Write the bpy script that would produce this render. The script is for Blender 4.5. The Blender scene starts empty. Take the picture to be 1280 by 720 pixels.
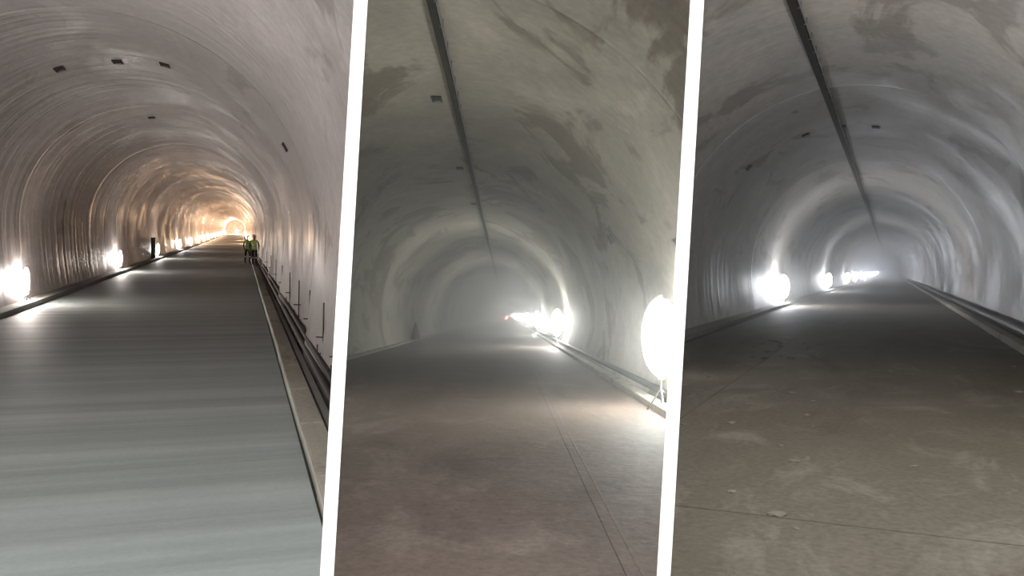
import bpy, bmesh, math, random
from mathutils import Vector, Matrix
random.seed(4)
F=1000.0
CAM=Vector((0,0,2.0))
sc=bpy.context.scene
sc.view_settings.view_transform='Standard'
sc.view_settings.look='None'

# ------------------------------------------------------------ node helpers
def new_mat(name):
    m=bpy.data.materials.new(name); m.use_nodes=True
    nt=m.node_tree; b=nt.nodes['Principled BSDF']
    return m,nt,b
def simple(name,col,rough=.6,metal=0,emit=None,es=0,spec=.5,var=(.8,1.15)):
    m,nt,b=new_mat(name)
    n=nt.nodes.new('ShaderNodeTexNoise'); n.inputs['Scale'].default_value=9; n.inputs['Detail'].default_value=2
    tc=nt.nodes.new('ShaderNodeTexCoord'); nt.links.new(tc.outputs['Object'],n.inputs['Vector'])
    r=nt.nodes.new('ShaderNodeValToRGB')
    r.color_ramp.elements[0].position=.3; r.color_ramp.elements[1].position=.7
    r.color_ramp.elements[0].color=(*[c*var[0] for c in col],1)
    r.color_ramp.elements[1].color=(*[min(1,c*var[1]) for c in col],1)
    nt.links.new(n.outputs['Fac'],r.inputs['Fac']); nt.links.new(r.outputs['Color'],b.inputs['Base Color'])
    b.inputs['Roughness'].default_value=rough; b.inputs['Metallic'].default_value=metal
    b.inputs['Specular IOR Level'].default_value=spec
    if emit:
        b.inputs['Emission Color'].default_value=(*emit,1); b.inputs['Emission Strength'].default_value=es
    return m
def noise(nt,vec,scale,detail=4,rough=.5,dist=0,mp=None):
    n=nt.nodes.new('ShaderNodeTexNoise'); n.inputs['Scale'].default_value=scale
    n.inputs['Detail'].default_value=detail; n.inputs['Roughness'].default_value=rough
    n.inputs['Distortion'].default_value=dist
    if mp:
        k=nt.nodes.new('ShaderNodeMapping'); k.inputs['Scale'].default_value=mp[:3]
        if len(mp)>3: k.inputs['Location'].default_value=mp[3:]
        nt.links.new(vec,k.inputs['Vector']); vec=k.outputs['Vector']
    nt.links.new(vec,n.inputs['Vector']); return n.outputs['Fac']
def ramp(nt,fac,p0,p1,c0=(0,0,0),c1=(1,1,1)):
    r=nt.nodes.new('ShaderNodeValToRGB'); e=r.color_ramp.elements
    e[0].position=p0; e[1].position=p1; e[0].color=(*c0,1); e[1].color=(*c1,1)
    nt.links.new(fac,r.inputs['Fac']); return r.outputs['Color']
def mix(nt,fac,a,b,bt='MIX'):
    m=nt.nodes.new('ShaderNodeMix'); m.data_type='RGBA'; m.blend_type=bt
    for s,v in ((m.inputs[0],fac),(m.inputs[6],a),(m.inputs[7],b)):
        if hasattr(v,'node'): nt.links.new(v,s)
        else: s.default_value=v if not isinstance(v,tuple) else (*v,1)
    return m.outputs[2]
def math_(nt,op,a,b):
    m=nt.nodes.new('ShaderNodeMath'); m.operation=op
    for s,v in ((m.inputs[0],a),(m.inputs[1],b)):
        if hasattr(v,'node'): nt.links.new(v,s)
        else: s.default_value=v
    return m.outputs[0]
def lining_mat(name,col,dark,seed,patch=.6,rmin=.28,rmax=.55,rib=.5,bump=.3,spec=.4,stain=.6,lumpw=.5):
    m,nt,b=new_mat(name)
    tc=nt.nodes.new('ShaderNodeTexCoord').outputs['Object']
    big=noise(nt,tc,.42,4,.62,.5,(1,.7,1,seed,seed,0))
    c=mix(nt,ramp(nt,big,.34,.66),tuple(x*.66 for x in col),tuple(min(1,x*1.18) for x in col))
    st=noise(nt,tc,.55,5,.62,1.0,(1,.55,1,seed*2,0,seed))
    c=mix(nt,math_(nt,'MULTIPLY',ramp(nt,st,patch-.01,patch+.045),stain),c,dark)
    lt=ramp(nt,st,.36,.40,(1,1,1),(0,0,0))
    c=mix(nt,math_(nt,'MULTIPLY',lt,.3),c,tuple(min(1,x*1.3) for x in col))
    fine=noise(nt,tc,7,4,.7)
    c=mix(nt,.4,c,ramp(nt,fine,.3,.7,(.3,.3,.3),(.70,.70,.70)),'OVERLAY')
    nt.links.new(c,b.inputs['Base Color'])
    nt.links.new(math_(nt,'MULTIPLY_ADD',ramp(nt,big,.35,.65),rmax-rmin) ,b.inputs['Roughness'])
    nt.nodes[-1].inputs[2].default_value=rmin
    b.inputs['Specular IOR Level'].default_value=spec
    ribn=noise(nt,tc,1,2,.5,0,(.22,2.6,.22,seed,0,0))
    lump=noise(nt,tc,1.3,2,.5,0)
    h=math_(nt,'ADD',math_(nt,'MULTIPLY',ribn,rib),math_(nt,'MULTIPLY',lump,lumpw))
    bp=nt.nodes.new('ShaderNodeBump'); bp.inputs['Strength'].default_value=bump; bp.inputs['Distance'].default_value=.09
    nt.links.new(h,bp.inputs['Height']); nt.links.new(bp.outputs['Normal'],b.inputs['Normal'])
    return m
def floor_mat(name,c0,c1,seed,bands=0,rough=.6,dust=None,grain=.25,spec=.3):
    m,nt,b=new_mat(name)
    tc=nt.nodes.new('ShaderNodeTexCoord').outputs['Object']
    big=noise(nt,tc,.5,4,.6,.4,(1,.6,1,seed,seed,0))
    c=mix(nt,ramp(nt,big,.32,.68),c0,c1)
    if bands:
        bd=noise(nt,tc,1,3,.6,.12,(.07,2.1,.1,0,seed,0))
        c=mix(nt,math_(nt,'MULTIPLY',ramp(nt,bd,.35,.65),bands),c,tuple(x*.55 for x in c0))
    if dust:
        d=noise(nt,tc,1.1,6,.70,1.2,(1,.5,1,seed,2,0))
        c=mix(nt,math_(nt,'MULTIPLY',ramp(nt,d,.53,.66),.75),c,dust)
        d2=noise(nt,tc,.9,5,.65,.6,(1.4,.35,1,-seed,7,0))
        c=mix(nt,math_(nt,'MULTIPLY',ramp(nt,d2,.52,.68),.55),c,tuple(x*.55 for x in c0))
    fine=noise(nt,tc,22,4,.7)
    c=mix(nt,grain,c,ramp(nt,fine,.3,.7,(.2,.2,.2),(.8,.8,.8)),'OVERLAY')
    nt.links.new(c,b.inputs['Base Color'])
    b.inputs['Roughness'].default_value=rough
    b.inputs['Specular IOR Level'].default_value=spec
    l=noise(nt,tc,1,2,.5,.0,(.3,3,.3)) if bands else noise(nt,tc,5,4,.6)
    bp=nt.nodes.new('ShaderNodeBump'); bp.inputs['Strength'].default_value=.3; bp.inputs['Distance'].default_value=.04
    nt.links.new(l,bp.inputs['Height']); nt.links.new(bp.outputs['Normal'],b.inputs['Normal'])
    return m

# ------------------------------------------------------------ partitions (planes between the tunnels)
def ray(px,py): return Vector(((px-640)/F,1.0,-(py-360)/F))
DIV=[((450.0,17),(409.5,703)),((870.5,17),(830.5,703))]
def divx(i,y):
    (a,b),(c,d)=DIV[i]; return a+(c-a)*(y-b)/(d-b)
NORM=[]
for (p,q) in DIV:
    n=ray(*q).cross(ray(*p)).normalized()
    if n.x<0: n=-n
    NORM.append(n)

class Tun: pass
def make_tunnel(V,h,cx,a,b,cz=0.0,clips=(),SP=8.0,JW=.022):
    T=Tun(); d=ray(*V).normalized(); T.SP=SP; T.JW=JW
    xa=d.cross(Vector((0,0,1))).normalized(); za=xa.cross(d).normalized()
    R=Matrix((xa,d,za)).transposed()
    T.R=R; T.M=Matrix.Translation(CAM)@R.to_4x4()
    k=1.0/math.sqrt(1+((V[0]-640)/F)**2)
    T.k=k; T.h=h; T.cx=cx*k; T.a=a*k; T.b=b; T.cz=cz; T.clips=clips; T.V=V
    return T
def wall_x(T,z,side):
    if z<T.cz:
        t=(T.cz-z)/(T.h+T.cz); return T.cx+side*T.a*(1-.05*t*t)
    t=min(1,(z-T.cz)/T.b); return T.cx+side*T.a*math.sqrt(max(0,1-t*t))
def section(T,off=0,n=72):
    pts=[]
    zb=-T.h-.35
    m=10
    for i in range(m):
        z=zb+(T.cz-zb)*i/m; pts.append((wall_x(T,z,-1)-off,z))
    for i in range(n+1):
        an=math.pi-math.pi*i/n
        pts.append((T.cx+(T.a+off)*math.cos(an),T.cz+(T.b+off)*math.sin(an)))
    for i in range(m):
        z=T.cz+(zb-T.cz)*(i+1)/m; pts.append((wall_x(T,z,1)+off,z))
    return pts
def finish(bm,name,mat,T,clip=True,smooth=False,parent=None,fill=False):
    if clip:
        for (i,keep) in T.clips:
            nl=T.R.transposed()@NORM[i]
            geom=bm.verts[:]+bm.edges[:]+bm.faces[:]
            bmesh.ops.bisect_plane(bm,geom=geom,plane_co=(0,0,0),plane_no=nl,clear_outer=(keep<0),clear_inner=(keep>0))
            if fill:
                bmesh.ops.holes_fill(bm,edges=[e for e in bm.edges if e.is_boundary],sides=0)
    me=bpy.data.meshes.new(name); bm.to_mesh(me); bm.free()
    for mm in (mat if isinstance(mat,(list,tuple)) else [mat]): me.materials.append(mm)
    if smooth:
        for p in me.polygons: p.use_smooth=True
    o=bpy.data.objects.new(name,me); sc.collection.objects.link(o)
    if parent: o.parent=parent
    else: o.matrix_world=T.M.copy()
    return o
def loft(T,name,secfn,slist,mat,closed=False,smooth=False,flip=False,clip=True,fill=False,mfn=None):
    bm=bmesh.new(); prev=None; ps=None
    for s in slist:
        r=[bm.verts.new((x,s,z)) for x,z in secfn(s)]
        if prev:
            n=len(r)
            for i in range(n if closed else n-1):
                j=(i+1)%n; q=(prev[i],prev[j],r[j],r[i])
                f=bm.faces.new(q[::-1] if flip else q)
                if mfn: f.material_index=mfn((s+ps)/2)
        elif closed: bm.faces.new(r)
        prev=r; ps=s
    if closed: bm.faces.new(prev[::-1])
    if fill: bmesh.ops.recalc_face_normals(bm,faces=bm.faces)
    return finish(bm,name,mat,T,clip,smooth,fill=fill)
def hit(T,px,py,inset=0):
    r=T.R.transposed()@ray(px,py)
    t=1.0
    while t<400:
        p=r*t
        if p.z>T.cz: ins=((p.x-T.cx)/(T.a-inset))**2+((p.z-T.cz)/(T.b-inset))**2<1
        else: ins=wall_x(T,p.z,-1)+inset<p.x<wall_x(T,p.z,1)-inset and p.z>-T.h
        if not ins: return p
        t+=.03*max(1,t/40)
    return r*t
S0=3.0; L=330.0      # floor start, tunnel end
def stations(T,joints):
    s=T.SP; out=[]
    while s<L:
        out.append(s); s+= .6 if s<50 else (1.5 if s<120 else 4)
    out.append(L)
    for j in joints:
        if j<T.SP+.2: continue
        w=T.JW*max(1,j/25)
        out=[v for v in out if abs(v-j)>.14+w]
        out+= [j-.10-w,j-w-.005,j-w,j+w,j+w+.005,j+.10+w]
    return sorted(out)

def build_shell(T,j0,sp,mat,jm,jdepth,taper,endcap):
    joints=[]; j=j0
    while j<200: joints.append(j); j+=sp
    def isj(s):
        return any(abs(s-j)<T.JW*max(1,j/25)+.001 for j in joints)
    def off(s):
        if isj(s): return jdepth
        ph=((s-j0)%sp)/sp
        return taper*(1-ph)+ .02*math.sin(ph*math.pi)     # each cast segment tapers slightly, a step at every joint
    T.off=off
    o=loft(T,'tunnel_lining',lambda s:section(T,off(s)),stations(T,joints),[mat,jm],smooth=False,flip=True,mfn=lambda s:1 if isj(s) else 0)
    for p in o.data.polygons: p.use_smooth=True
    if endcap:
        bm=bmesh.new(); bm.faces.new([bm.verts.new((x,L-.5,z)) for x,z in section(T,.2)])
        finish(bm,'added_end_cap',mat,T,clip=False)  # added cap closing the tube against the bright background beyond
    return o
def box(bm,c,s,rot=None,mi=0):
    g=bmesh.ops.create_cube(bm,size=1.0)['verts']
    M=Matrix.Translation(Vector(c))@(rot.to_4x4() if rot else Matrix.Identity(4))@Matrix.Diagonal((*s,1))
    bmesh.ops.transform(bm,matrix=M,verts=g)
    fs=set(f for v in g for f in v.link_faces)
    for f in fs: f.material_index=mi
    return g
def cyl(bm,p0,p1,r,mi=0,seg=12,r2=None):
    p0=Vector(p0);p1=Vector(p1);d=p1-p0
    g=bmesh.ops.create_cone(bm,cap_ends=True,segments=seg,radius1=r,radius2=r if r2 is None else r2,depth=d.length)['verts']
    M=Matrix.Translation((p0+p1)/2)@d.to_track_quat('Z','Y').to_matrix().to_4x4()
    bmesh.ops.transform(bm,matrix=M,verts=g)
    for f in set(f for v in g for f in v.link_faces): f.material_index=mi
    return g
def longs(lo=S0,hi=L-1):
    out=[];s=lo
    while s<hi: out.append(s); s+=1.0 if s<60 else 8
    out.append(hi); return out
def rect(x0,x1,z0,z1,ch=.012):
    return [(x0,z0),(x0,z1-ch),(x0+ch,z1),(x1-ch,z1),(x1,z1-ch),(x1,z0)]
def circ(x,z,r,n=14): return [(x+r*math.cos(2*math.pi*i/n),z+r*math.sin(2*math.pi*i/n)) for i in range(n)]

# ------------------------------------------------------------ tunnels
T1=make_tunnel((302,286),2.2,-2.39,3.64,3.4,clips=((0,-1),),SP=5.0,JW=.022)
T2=make_tunnel((632,394),1.3,-1.19,3.67,3.65,clips=((0,1),(1,-1)),SP=5.6,JW=.045)
T3=make_tunnel((1113,339),1.4,-.93,3.83,3.62,clips=((1,1),),SP=8.0,JW=.04)
m_l1=lining_mat('lining_concrete_warm',(.48,.435,.425),(.25,.21,.19),3.1,.59,.36,.60,1.3,.32,.5,lumpw=.15)
m_l2=lining_mat('lining_concrete_olive',(.39,.365,.31),(.13,.105,.08),8.3,.545,.6,.8,.3,.2,.25,stain=.7)
m_l3=lining_mat('lining_concrete_grey',(.44,.42,.39),(.19,.165,.135),5.7,.555,.42,.65,.8,.2,.35,stain=.65,lumpw=.2)
m_f1=floor_mat('fresh_concrete',(.39,.43,.42),(.45,.495,.48),2,bands=.55,rough=.6,grain=.10)
m_f2=floor_mat('dusty_concrete_brown',(.13,.097,.08),(.18,.14,.12),5,rough=.7,dust=(.24,.195,.17),grain=.35)
m_f3=floor_mat('dusty_concrete_dark',(.10,.086,.064),(.135,.118,.090),9,rough=.75,dust=(.19,.17,.14),spec=.35,grain=.4)
m_kerb=floor_mat('kerb_concrete',(.34,.31,.26),(.50,.48,.41),4,rough=.8,dust=(.16,.125,.06))
m_ledge=floor_mat('ledge_concrete',(.24,.23,.215),(.33,.32,.30),7,rough=.8)
m_black=simple('black_pvc',(.02,.02,.022),.55,spec=.3)
m_tray=simple('tray_dark_steel',(.035,.033,.03),.85,spec=.15)
m_dark=simple('painted_recess_dark',(.03,.027,.025),.9)
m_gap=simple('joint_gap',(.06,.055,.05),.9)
m_jnt=simple('ring_joint_mortar',(.10,.088,.075),.9)
m_seam=simple('floor_seam_filler',(.085,.072,.06),.9)
m_steel=simple('galvanised_steel',(.25,.25,.24),.6,.4)
m_rust=simple('rusty_rebar',(.10,.06,.045),.8,.3)
m_white=simple('white_paint',(.93,.93,.93),.7,var=(.99,1.01),spec=.2)

build_shell(T1,14.4,10.6,m_l1,m_jnt,.13,.09,True)
build_shell(T2,8.4,11.6,m_l2,m_jnt,.08,.04,True)
build_shell(T3,5.6,11.4,m_l3,m_jnt,.09,.05,False)

def flat(T,x0,x1,mat,name='floor'):
    n=10
    return loft(T,name,lambda s:[(x0+(x1-x0)*i/n,-T.h) for i in range(n+1)],longs(),mat,flip=True)
# tunnel 1 floor, kerb, trench, pipes
k=T1.k
flat(T1,wall_x(T1,-2.2,-1)-.1,.60*k,m_f1)
kb=bmesh.new()
s=S0
while s<150:   # cast kerb blocks
    e=s+2.0; x0=.66*k+random.uniform(-.008,.008)
    for q in [(x0,.92*k,-2.6,-2.13)]:
        box(kb,((q[0]+q[1])/2,(s+e)/2,(q[2]+q[3])/2),(q[1]-q[0],e-s-.02,q[3]-q[2]))
    s=e
bmesh.ops.bevel(kb,geom=kb.edges[:],offset=.012,segments=1,affect='EDGES')
finish(kb,'kerb',m_kerb,T1)
loft(T1,'kerb_backing_strip',lambda s:rect(.96*k,1.06*k,-2.7,-2.16),longs(),m_ledge,closed=True)
loft(T1,'trench_bed',lambda s:[(.5*k,-2.32),(1.5*k,-2.32)],longs(),m_gap)
loft(T1,'drain_pipe',lambda s:circ(1.13*k,-2.06,.075),longs(),m_black,closed=True,smooth=True)
loft(T1,'drain_pipe',lambda s:circ(1.155*k,-1.88,.055),longs(),m_black,closed=True,smooth=True)
lx=wall_x(T1,-2.2,-1)
loft(T1,'kerb_ledge',lambda s:rect(lx-.1,lx+.30,-2.5,-2.06),longs(),m_ledge,closed=True)
# rebar rods along right wall
rb=bmesh.new()
for s_ in (10.0,11.9,14.4,17.2,20.5,24.5,29,34,40,47,55):
    x=1.19*k
    cyl(rb,(x,s_,-1.98),(x+.01,s_,-1.05),.011,seg=8)
    cyl(rb,(x-.10,s_,-1.55),(x+.05,s_,-1.56),.010,seg=8)
    cyl(rb,(x-.08,s_+.03,-1.80),(x+.05,s_,-1.8),.010,seg=8)
    cyl(rb,(x-.08,s_,-1.8),(x-.08,s_,-1.66),.009,seg=8)
finish(rb,'rebar_rods',m_rust,T1)

# tunnel 2
flat(T2,wall_x(T2,-1.3,-1)-.1,wall_x(T2,-1.3,1)+.1,m_f2)
lx=wall_x(T2,-1.3,-1)
loft(T2,'kerb_ledge',lambda s:rect(lx-.1,lx+.12,-1.5,-1.22),longs(),m_ledge,closed=True)
rx=wall_x(T2,-1.3,1)
loft(T2,'kerb',lambda s:rect(rx-.28,rx-.10,-1.5,-1.2),longs(),m_kerb,closed=True)
loft(T2,'drain_pipe',lambda s:circ(rx-.03,-1.10,.055),longs(),m_black,closed=True,smooth=True)
m_seam2=simple('floor_seam_dust',(.20,.165,.14),.9)
loft(T2,'floor_seam',lambda s:rect(.60,.606,-1.4,-1.298,.001),longs(),m_seam,closed=True)
loft(T2,'floor_seam',lambda s:rect(.68,.70,-1.4,-1.2985,.001),longs(),m_seam2,closed=True)
# tunnel 3
flat(T3,wall_x(T3,-1.4,-1)-.1,wall_x(T3,-1.4,1)+.1,m_f3)
lx=wall_x(T3,-1.4,-1)
loft(T3,'kerb_ledge',lambda s:rect(lx-.1,lx+.34,-1.6,-1.28),longs(),m_ledge,closed=True)
loft(T3,'kerb_dark_strip',lambda s:rect(lx+.35,lx+.42,-1.6,-1.392,.001),longs(),m_gap,closed=True)  # flat dark strip laid along the foot of the ledge
rx=wall_x(T3,-1.4,1)
loft(T3,'kerb',lambda s:rect(rx-.46,rx-.26,-1.6,-1.27),longs(),m_kerb,closed=True)
loft(T3,'drain_pipe',lambda s:circ(rx-.10,-1.18,.10),longs(),m_black,closed=True,smooth=True)
loft(T3,'floor_seam',lambda s:rect(-1.83,-1.818,-1.5,-1.398,.001),longs(),m_seam,closed=True)
bm=bmesh.new()
for s_ in (4.75,): box(bm,(-.5,s_,-1.408),(6.2,.008,.02))
finish(bm,'floor_cross_joint',m_seam,T3)

# crown cable trays
def tray(T,x,w,name='ceiling_cable_tray'):
    z=T.cz+T.b*math.sqrt(1-((x-T.cx)/T.a)**2)-.03
    bm=bmesh.new()
    def strip(x0,x1,z0,z1,mi):
        p=None
        for s in longs(T.SP,220):
            r=[bm.verts.new((a,s,b)) for a,b in ((x0,z0),(x0,z1),(x1,z1),(x1,z0))]
            if p:
                for i in range(4):
                    f=bm.faces.new((p[i],p[(i+1)%4],r[(i+1)%4],r[i])); f.material_index=mi
            p=r
    strip(x-w/2,x+w/2,z-.03,z+.06,0)
    strip(x+w/2+.03,x+w/2+.045,z-.045,z-.03,1)
    s=T.SP+1
    while s<120:
        cyl(bm,(x+w/2+.04,s,z+.06),(x+w/2+.04,s,z-.045),.009,1,8)
        cyl(bm,(x+w/2,s,z-.035),(x+w/2+.05,s,z-.035),.009,1,8)
        s+=.8
    finish(bm,name,[m_tray,m_steel],T)
tray(T2,-.86,.085)
tray(T3,-1.30*T3.k,.11)

# lining niches: nearly flat plates, recess shade and lit side put into the colours
def niche(T,px,py,size=.22,name='grout_niche'):
    p=hit(T,px,py)
    nx=(p.x-T.cx)/T.a**2; nz=(p.z-T.cz)/T.b**2 if p.z>T.cz else 0
    n=-Vector((nx,0,nz)).normalized()          # inward
    p=p-n*(T.off(p.y)-.02)
    tx=Vector((0,1,0)); ty=n.cross(tx)
    bm=bmesh.new()
    a=size/2; b_=size*.95
    def pt(u,v,w): return bm.verts.new(p+ty*u+tx*v+n*w)
    rim=[(-a,-b_),(a,-b_),(a,b_),(-a,b_)]
    o_=[pt(u*1.1,v*1.1,-.06) for u,v in rim]; o2=[pt(u*1.1,v*1.1,.008) for u,v in rim]
    i2=[pt(u,v,.008) for u,v in rim]; i0=[pt(u*.5+a*.2,v*.5,.002) for u,v in rim]
    for i in range(4):
        j=(i+1)%4
        for q,mi in (((o_[i],o_[j],o2[j],o2[i]),0),((o2[i],o2[j],i2[j],i2[i]),0),((i2[i],i2[j],i0[j],i0[i]),1 if i!=2 else 2)):  # one facet in pale concrete, painted as the side catching light
            f=bm.faces.new(q); f.material_index=mi
    f=bm.faces.new(i0); f.material_index=1
    finish(bm,name,[m_gap,m_dark,m_ledge],T)
for x,y in ((76,90),(147,81),(205,85),(352,186),(190,150)): niche(T1,x,y,.17)
for x,y in ((546,126),(575,210),(592,256),(762,300),(843,306)): niche(T2,x,y,.16)
for x,y in ((938,211),(1008,171),(1053,160),(1094,161)): niche(T3,x,y,.16)

# cross passage door in tunnel 1's left wall
def door(T,px,w,hh):
    p=hit(T,px,T.V[1]); z0=-T.h+.05; x=wall_x(T,z0,-1)
    bm=bmesh.new()
    box(bm,(x+.03,p.y,z0+hh/2),(.06,w,hh),mi=1)
    for s in (-1,1): box(bm,(x+.05,p.y+s*w/2,z0+hh/2),(.08,.09,hh+.1),mi=0)
    box(bm,(x+.05,p.y,z0+hh),(.08,w+.18,.1),mi=0)
    box(bm,(x+.07,p.y+w*.3,z0+hh*.5),(.05,.04,.16),mi=2)
    finish(bm,'door_1',[m_gap,m_dark,m_steel],T)
door(T1,187,1.9,1.40)

# dark draped cone for an unidentified dark shape at tunnel 2's left wall
bm=bmesh.new()
p=hit(T2,512,394); c=Vector((wall_x(T2,-1.1,-1)+.16,p.y,-1.2))
rings=[]
for j,(z,r) in enumerate(((0,.30),(.15,.28),(.35,.22),(.55,.16),(.75,.10),(.85,.04))):
    rings.append([bm.verts.new(c+Vector((r*(.7+.12*math.sin(4*a+j))*math.cos(a),r*(1.9+.3*math.sin(5*a+j))*math.sin(a)+.18*z,z))) for a in [2*math.pi*i/20 for i in range(20)]])
for a,b in zip(rings,rings[1:]):
    for i in range(20): bm.faces.new((a[i],a[(i+1)%20],b[(i+1)%20],b[i]))
bm.faces.new(rings[-1]); bm.faces.new(rings[0][::-1])
finish(bm,'dark_draped_cone',simple('dark_brown_cone',(.11,.075,.055),.8),T2,smooth=True)

# ------------------------------------------------------------ balloon work lamps
def flood(T,side,s,lens,zc,rx_,rz_,x=None):
    zf=-T.h
    if x is None: x=wall_x(T,-T.h+.5,side)-side*(rx_+.03)
    e=bpy.data.objects.new('balloon_work_lamp',None); sc.collection.objects.link(e)
    e.matrix_world=T.M@Matrix.Translation((x,s,zf))
    bm=bmesh.new()
    for an in (0.5,2.6,4.7): cyl(bm,(0,0,.30),(.20*math.cos(an),.24*math.sin(an),.0),.012)
    cyl(bm,(0,0,.1),(0,0,zc-rz_+.03),.016)
    cyl(bm,(0,0,zc-rz_-.04),(0,0,zc-rz_+.02),.05)
    cyl(bm,(0,0,zc+rz_-.02),(0,0,zc+rz_+.03),.03)
    finish(bm,'stand',m_steel,T,clip=False,parent=e)
    bm=bmesh.new()
    bmesh.ops.create_uvsphere(bm,u_segments=14,v_segments=10,radius=1,matrix=Matrix.Translation((0,0,zc))@Matrix.Diagonal((rx_,rx_,rz_,1)))
    finish(bm,'diffuser',lens,T,clip=False,parent=e,smooth=True)
def led(name,col,es): return simple(name,(.9,.9,.9),.4,emit=col,es=es)
lens1=led('lamp_warm',(1,.90,.83),250)
lens1o=led('lamp_amber',(1,.64,.40),850)
lens2=led('lamp_white',(.98,1,.94),72)
lens2b=led('lamp_white_far',(.98,1,.94),175)
lens3=led('lamp_cool',(.94,.96,1),190)
lens3b=led('lamp_cool_far',(.86,.91,1),650)
lensr=led('lamp_red',(1,.08,.04),420)
def row(T,side,pxs,sp,n,lens,zc,rx_,rz_,far=None,start=None):
    ss=[]; s=start
    for px in pxs:
        s=hit(T,px,T.V[1]+.18*abs(px-T.V[0]),rx_).y; ss.append(s)
    for i in range(n):
        s+=sp; ss.append(s)
    for s in ss:
        if s<L-5: flood(T,side,s,far[1] if far and s>far[0] else lens,zc,rx_,rz_)
row(T1,-1,(28,148,196,224),17.5,15,lens1,.66,.075,.38,(110,lens1o))
row(T1,1,(),35,6,lens1o,.68,.09,.44,None,90)  # right-hand row added to brighten the far end
flood(T1,-1,316,lens1o,1.2,.4,.7,x=-1.6)  # extra light added in front of the end cap to brighten it
row(T2,1,(834,699,673),24,11,lens2,1.0,.26,.54,(25,lens2b))
row(T3,-1,(978,1035,1059),22,12,lens3,.80,.22,.48,(90,lens3b))
flood(T2,-1,120,lensr,.9,.12,.16,x=.15)

# added out-of-view fill spots that brighten the near ceilings
def fill_uplight(T,x,s,power,col,aim):
    e=bpy.data.objects.new('added_fill_light',None); sc.collection.objects.link(e)
    e.matrix_world=T.M@Matrix.Translation((x,s,-T.h))
    bm=bmesh.new()
    box(bm,(0,0,.03),(.30,.22,.04)); 
    for sx in (-1,1): box(bm,(sx*.17,0,.16),(.012,.05,.24))
    box(bm,(0,0,.24),(.32,.24,.08))
    for i in range(6): box(bm,(-.13+.052*i,0,.18),(.01,.2,.05))
    finish(bm,'housing',m_black,T,clip=False,parent=e)
    ld=bpy.data.lights.new('fill_spot','SPOT'); ld.energy=power; ld.color=col; ld.spot_size=2.6; ld.spot_blend=1; ld.shadow_soft_size=.12
    lo=bpy.data.objects.new('fill_spot',ld); sc.collection.objects.link(lo); lo.parent=e; lo.location=(0,0,.33)
    lo.rotation_euler=Vector(aim).to_track_quat('-Z','Y').to_euler()
fill_uplight(T3,2.3,11.0,400,(1,.94,.86),(-.5,.5,1))
fill_uplight(T1,-4.5,9.0,650,(1,.95,.92),(.35,.5,1))

# ------------------------------------------------------------ dust haze in the tunnel air
def haze(T,dens,aniso):
    m=bpy.data.materials.new('dust_haze_air'); m.use_nodes=True; nt=m.node_tree; nt.nodes.clear()
    o=nt.nodes.new('ShaderNodeOutputMaterial'); v=nt.nodes.new('ShaderNodeVolumeScatter')
    v.inputs['Density'].default_value=dens; v.inputs['Anisotropy'].default_value=aniso
    v.inputs['Color'].default_value=(.98,.98,.96,1)
    nt.links.new(v.outputs[0],o.inputs['Volume'])
    def sec(s): return section(T,.28,24)
    loft(T,'dust_haze',sec,[T.SP+.05,L-1.5],m,closed=True,clip=True,fill=True)
haze(T2,.025,.55)
haze(T3,.016,.6)

# ------------------------------------------------------------ white partitions between the bays
def partition(i,name):
    t=.0575; D0,D1=3.4,30.0
    def P(D,v): 
        y=360+v; return CAM+D*ray(divx(i,y),y)
    q=[P(D0,760),P(D0,-1350),P(D1,-290),P(D1,210)]
    n=NORM[i]; bm=bmesh.new()
    A=[bm.verts.new(p-n*t/2) for p in q]; B=[bm.verts.new(p+n*t/2) for p in q]
    bm.faces.new(A); bm.faces.new(B[::-1])
    for k_ in range(4):
        j=(k_+1)%4; bm.faces.new((A[j],A[k_],B[k_],B[j]))
    bmesh.ops.recalc_face_normals(bm,faces=bm.faces)
    me=bpy.data.meshes.new(name); bm.to_mesh(me); bm.free(); me.materials.append(m_white)
    o=bpy.data.objects.new(name,me); sc.collection.objects.link(o)
partition(0,'wall_partition_left'); partition(1,'wall_partition_right')

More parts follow.
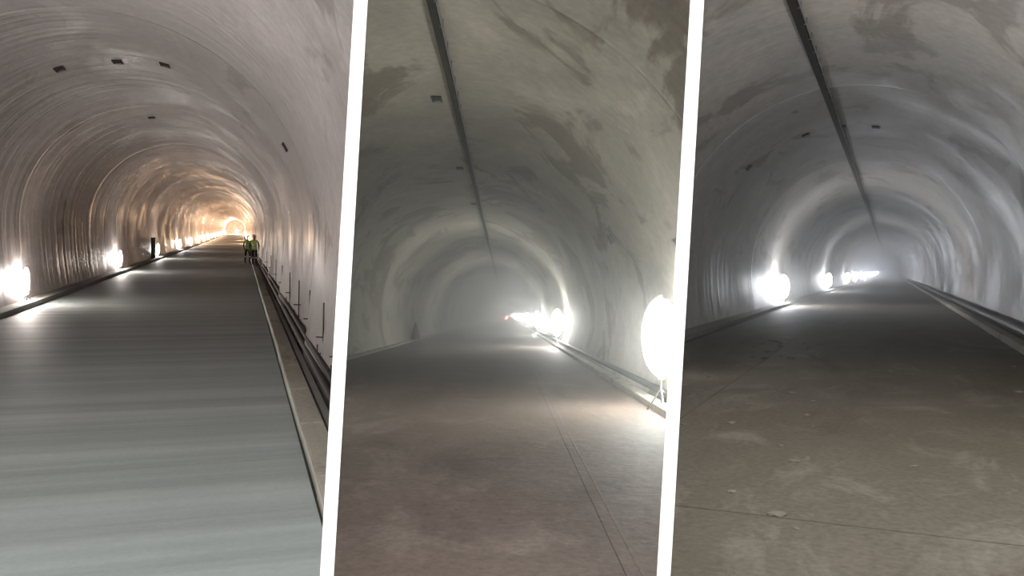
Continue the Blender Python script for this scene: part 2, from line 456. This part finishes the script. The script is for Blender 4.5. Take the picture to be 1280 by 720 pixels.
# ------------------------------------------------------------ workers
m_vest=simple('hi_vis_yellow',(.62,.85,.06),.7); m_band=simple('reflective_tape',(.85,.86,.84),.35)
m_trs=simple('navy_trousers',(.02,.025,.045),.85); m_skin=simple('skin',(.50,.30,.22),.55)
m_boot=simple('boot_leather',(.03,.022,.018),.6); m_hel=simple('helmet_white',(.75,.75,.72),.35); m_jkt=simple('dark_jacket',(.04,.045,.06),.85)
m_eye=simple('eye_dark',(.02,.015,.01),.3); m_hair=simple('hair_brown',(.05,.03,.02),.8)
def worker(T,loc,yaw,ph,bend):
    e=bpy.data.objects.new('construction_worker',None); sc.collection.objects.link(e)
    e.matrix_world=T.M@Matrix.Translation(loc)@Matrix.Rotation(yaw,4,'Z')
    V=[];E=[];Rr=[]
    def v(p,r,par=None):
        V.append(p); Rr.append(r if isinstance(r,tuple) else (r,r))
        if par is not None: E.append((par,len(V)-1))
        return len(V)-1
    pel=v((0,0,.95),(.155,.11)); wa=v((0,0,1.10),(.145,.105),pel); ch=v((0,-.01-bend,1.30),(.17,.12),wa)
    sh=v((0,-.01-bend,1.43),(.13,.09),ch); nk=v((0,-.015-bend,1.52),.055,sh); hd=v((0,-.03-bend,1.60),(.075,.09),nk); tp=v((0,-.03-bend,1.70),(.072,.088),hd)
    for sx in (-1,1):
        st=sx*ph
        hip=v((sx*.10,0,.90),.095,pel); kn=v((sx*.11,-.10*max(0,st)-.12*st,.50),.062,hip)
        an=v((sx*.11,-.20*st+.05,.10),.045,kn); he=v((sx*.11,-.20*st+.03,.045),.042,an); to=v((sx*.125,-.20*st-.17,.035),.035,he)
        s1=v((sx*.19,-bend,1.41),.062,sh); el=v((sx*.25,.05+.06*st-bend,1.14),.045,s1)
        wr=v((sx*.25,-.09+.10*st-bend,.92),.030,el); pa=v((sx*.245,-.12+.10*st-bend,.84),(.018,.034),wr)
        for f in range(4):
            y=-.145+f*.02+.10*st-bend; ln=(.07,.08,.085,.065)[f]
            k1=v((sx*.245,y,.80),.0085,pa); v((sx*.235,y-.004,.80-ln*.5),.008,k1); v((sx*.222,y-.006,.80-ln),.007,len(V)-1)
        t1=v((sx*.228,-.155+.10*st-bend,.85),.010,pa); v((sx*.22,-.175+.10*st-bend,.81),.008,t1)
    me=bpy.data.meshes.new('body'); me.from_pydata(V,E,[]); o=bpy.data.objects.new('body_src',me); sc.collection.objects.link(o)
    sk=o.modifiers.new('s','SKIN'); o.modifiers.new('u','SUBSURF').levels=2
    for i,r in enumerate(Rr): me.skin_vertices[0].data[i].radius=r
    me.skin_vertices[0].data[0].use_root=True
    dg=bpy.context.evaluated_depsgraph_get(); nm=bpy.data.meshes.new_from_object(o.evaluated_get(dg))
    bpy.data.objects.remove(o)
    for m in (m_trs,m_boot,m_vest,m_band,m_jkt,m_skin,m_hair): nm.materials.append(m)
    for p in nm.polygons:
        c=p.center; p.use_smooth=True; z=c.z
        if z<.12: k_=1
        elif abs(c.x)>.185 and z<.925: k_=5
        elif abs(c.x)>.20 and z<1.36: k_=4
        elif z<.90: k_=3 if .40<z<.46 else 0
        elif z<1.49:
            k_=3 if (1.0<z<1.055 or 1.16<z<1.215) or (z>1.2 and .08<abs(c.x)<.125) else 2
        elif z<1.64 and c.y<.02-bend: k_=5
        else: k_=5 if z<1.56 else 6
        p.material_index=k_
    b=bpy.data.objects.new('body',nm); sc.collection.objects.link(b); b.parent=e
    bm=bmesh.new()
    hy=-.03-bend
    bmesh.ops.create_uvsphere(bm,u_segments=20,v_segments=12,radius=.125,matrix=Matrix.Translation((0,hy,1.69))@Matrix.Diagonal((.92,1.1,1,1)))
    bmesh.ops.bisect_plane(bm,geom=bm.verts[:]+bm.edges[:]+bm.faces[:],plane_co=(0,0,1.685),plane_no=(0,0,1),clear_inner=True)
    cyl(bm,(0,hy-.03,1.680),(0,hy-.03,1.692),.14,seg=20)
    finish(bm,'helmet',m_hel,T,clip=False,smooth=True,parent=e)
    bm=bmesh.new()
    for sx in (-1,1):
        bmesh.ops.create_uvsphere(bm,u_segments=8,v_segments=6,radius=.012,matrix=Matrix.Translation((sx*.032,hy-.085,1.635)))
    for f in bm.faces: f.material_index=1
    cyl(bm,(0,hy-.085,1.63),(0,hy-.115,1.595),.008,0,8,.016)
    for sx in (-1,1): bmesh.ops.create_uvsphere(bm,u_segments=8,v_segments=6,radius=.022,matrix=Matrix.Translation((sx*.083,hy+.01,1.61))@Matrix.Diagonal((.4,.8,1.3,1)))
    box(bm,(0,hy-.088,1.572),(.05,.012,.01),mi=2)
    finish(bm,'face',[m_skin,m_eye,simple('lips',(.35,.14,.12),.5)],T,clip=False,parent=e)
worker(T1,(.36,54,-2.2),.3,.5,.02)
worker(T1,(.76*k,50,-2.13),-.15,.9,.06)

# debris on tunnel 3 floor
m_mud=simple('dried_mud',(.17,.15,.12),.9)
bm=bmesh.new()
for i in range(110):
    x=random.uniform(-3.0,-.6) if i<80 else random.uniform(-3,2); s_=random.uniform(4,18); r=random.uniform(.010,.038)
    bmesh.ops.create_icosphere(bm,subdivisions=1,radius=r,matrix=Matrix.Translation((x*T3.k,s_,-1.4+r*.1))@Matrix.Rotation(random.random()*3,4,'Z')@Matrix.Diagonal((random.uniform(.8,1.8),random.uniform(.8,2.0),.45,1)))
for v in bm.verts: v.co+=Vector((random.uniform(-.004,.004),random.uniform(-.004,.004),0))
finish(bm,'dried_mud_clods',m_mud,T3)

# ------------------------------------------------------------ world, camera
w=bpy.data.worlds.new('World'); sc.world=w; w.use_nodes=True
w.node_tree.nodes['Background'].inputs['Color'].default_value=(1,.985,.965,1)
w.node_tree.nodes['Background'].inputs['Strength'].default_value=1.8
cd=bpy.data.cameras.new('camera'); cd.sensor_width=36; cd.lens=36*F/1280; cd.clip_end=1000; cd.clip_start=.05
co=bpy.data.objects.new('camera',cd); sc.collection.objects.link(co)
co.location=CAM; co.rotation_euler=(math.pi/2,0,0); sc.camera=co
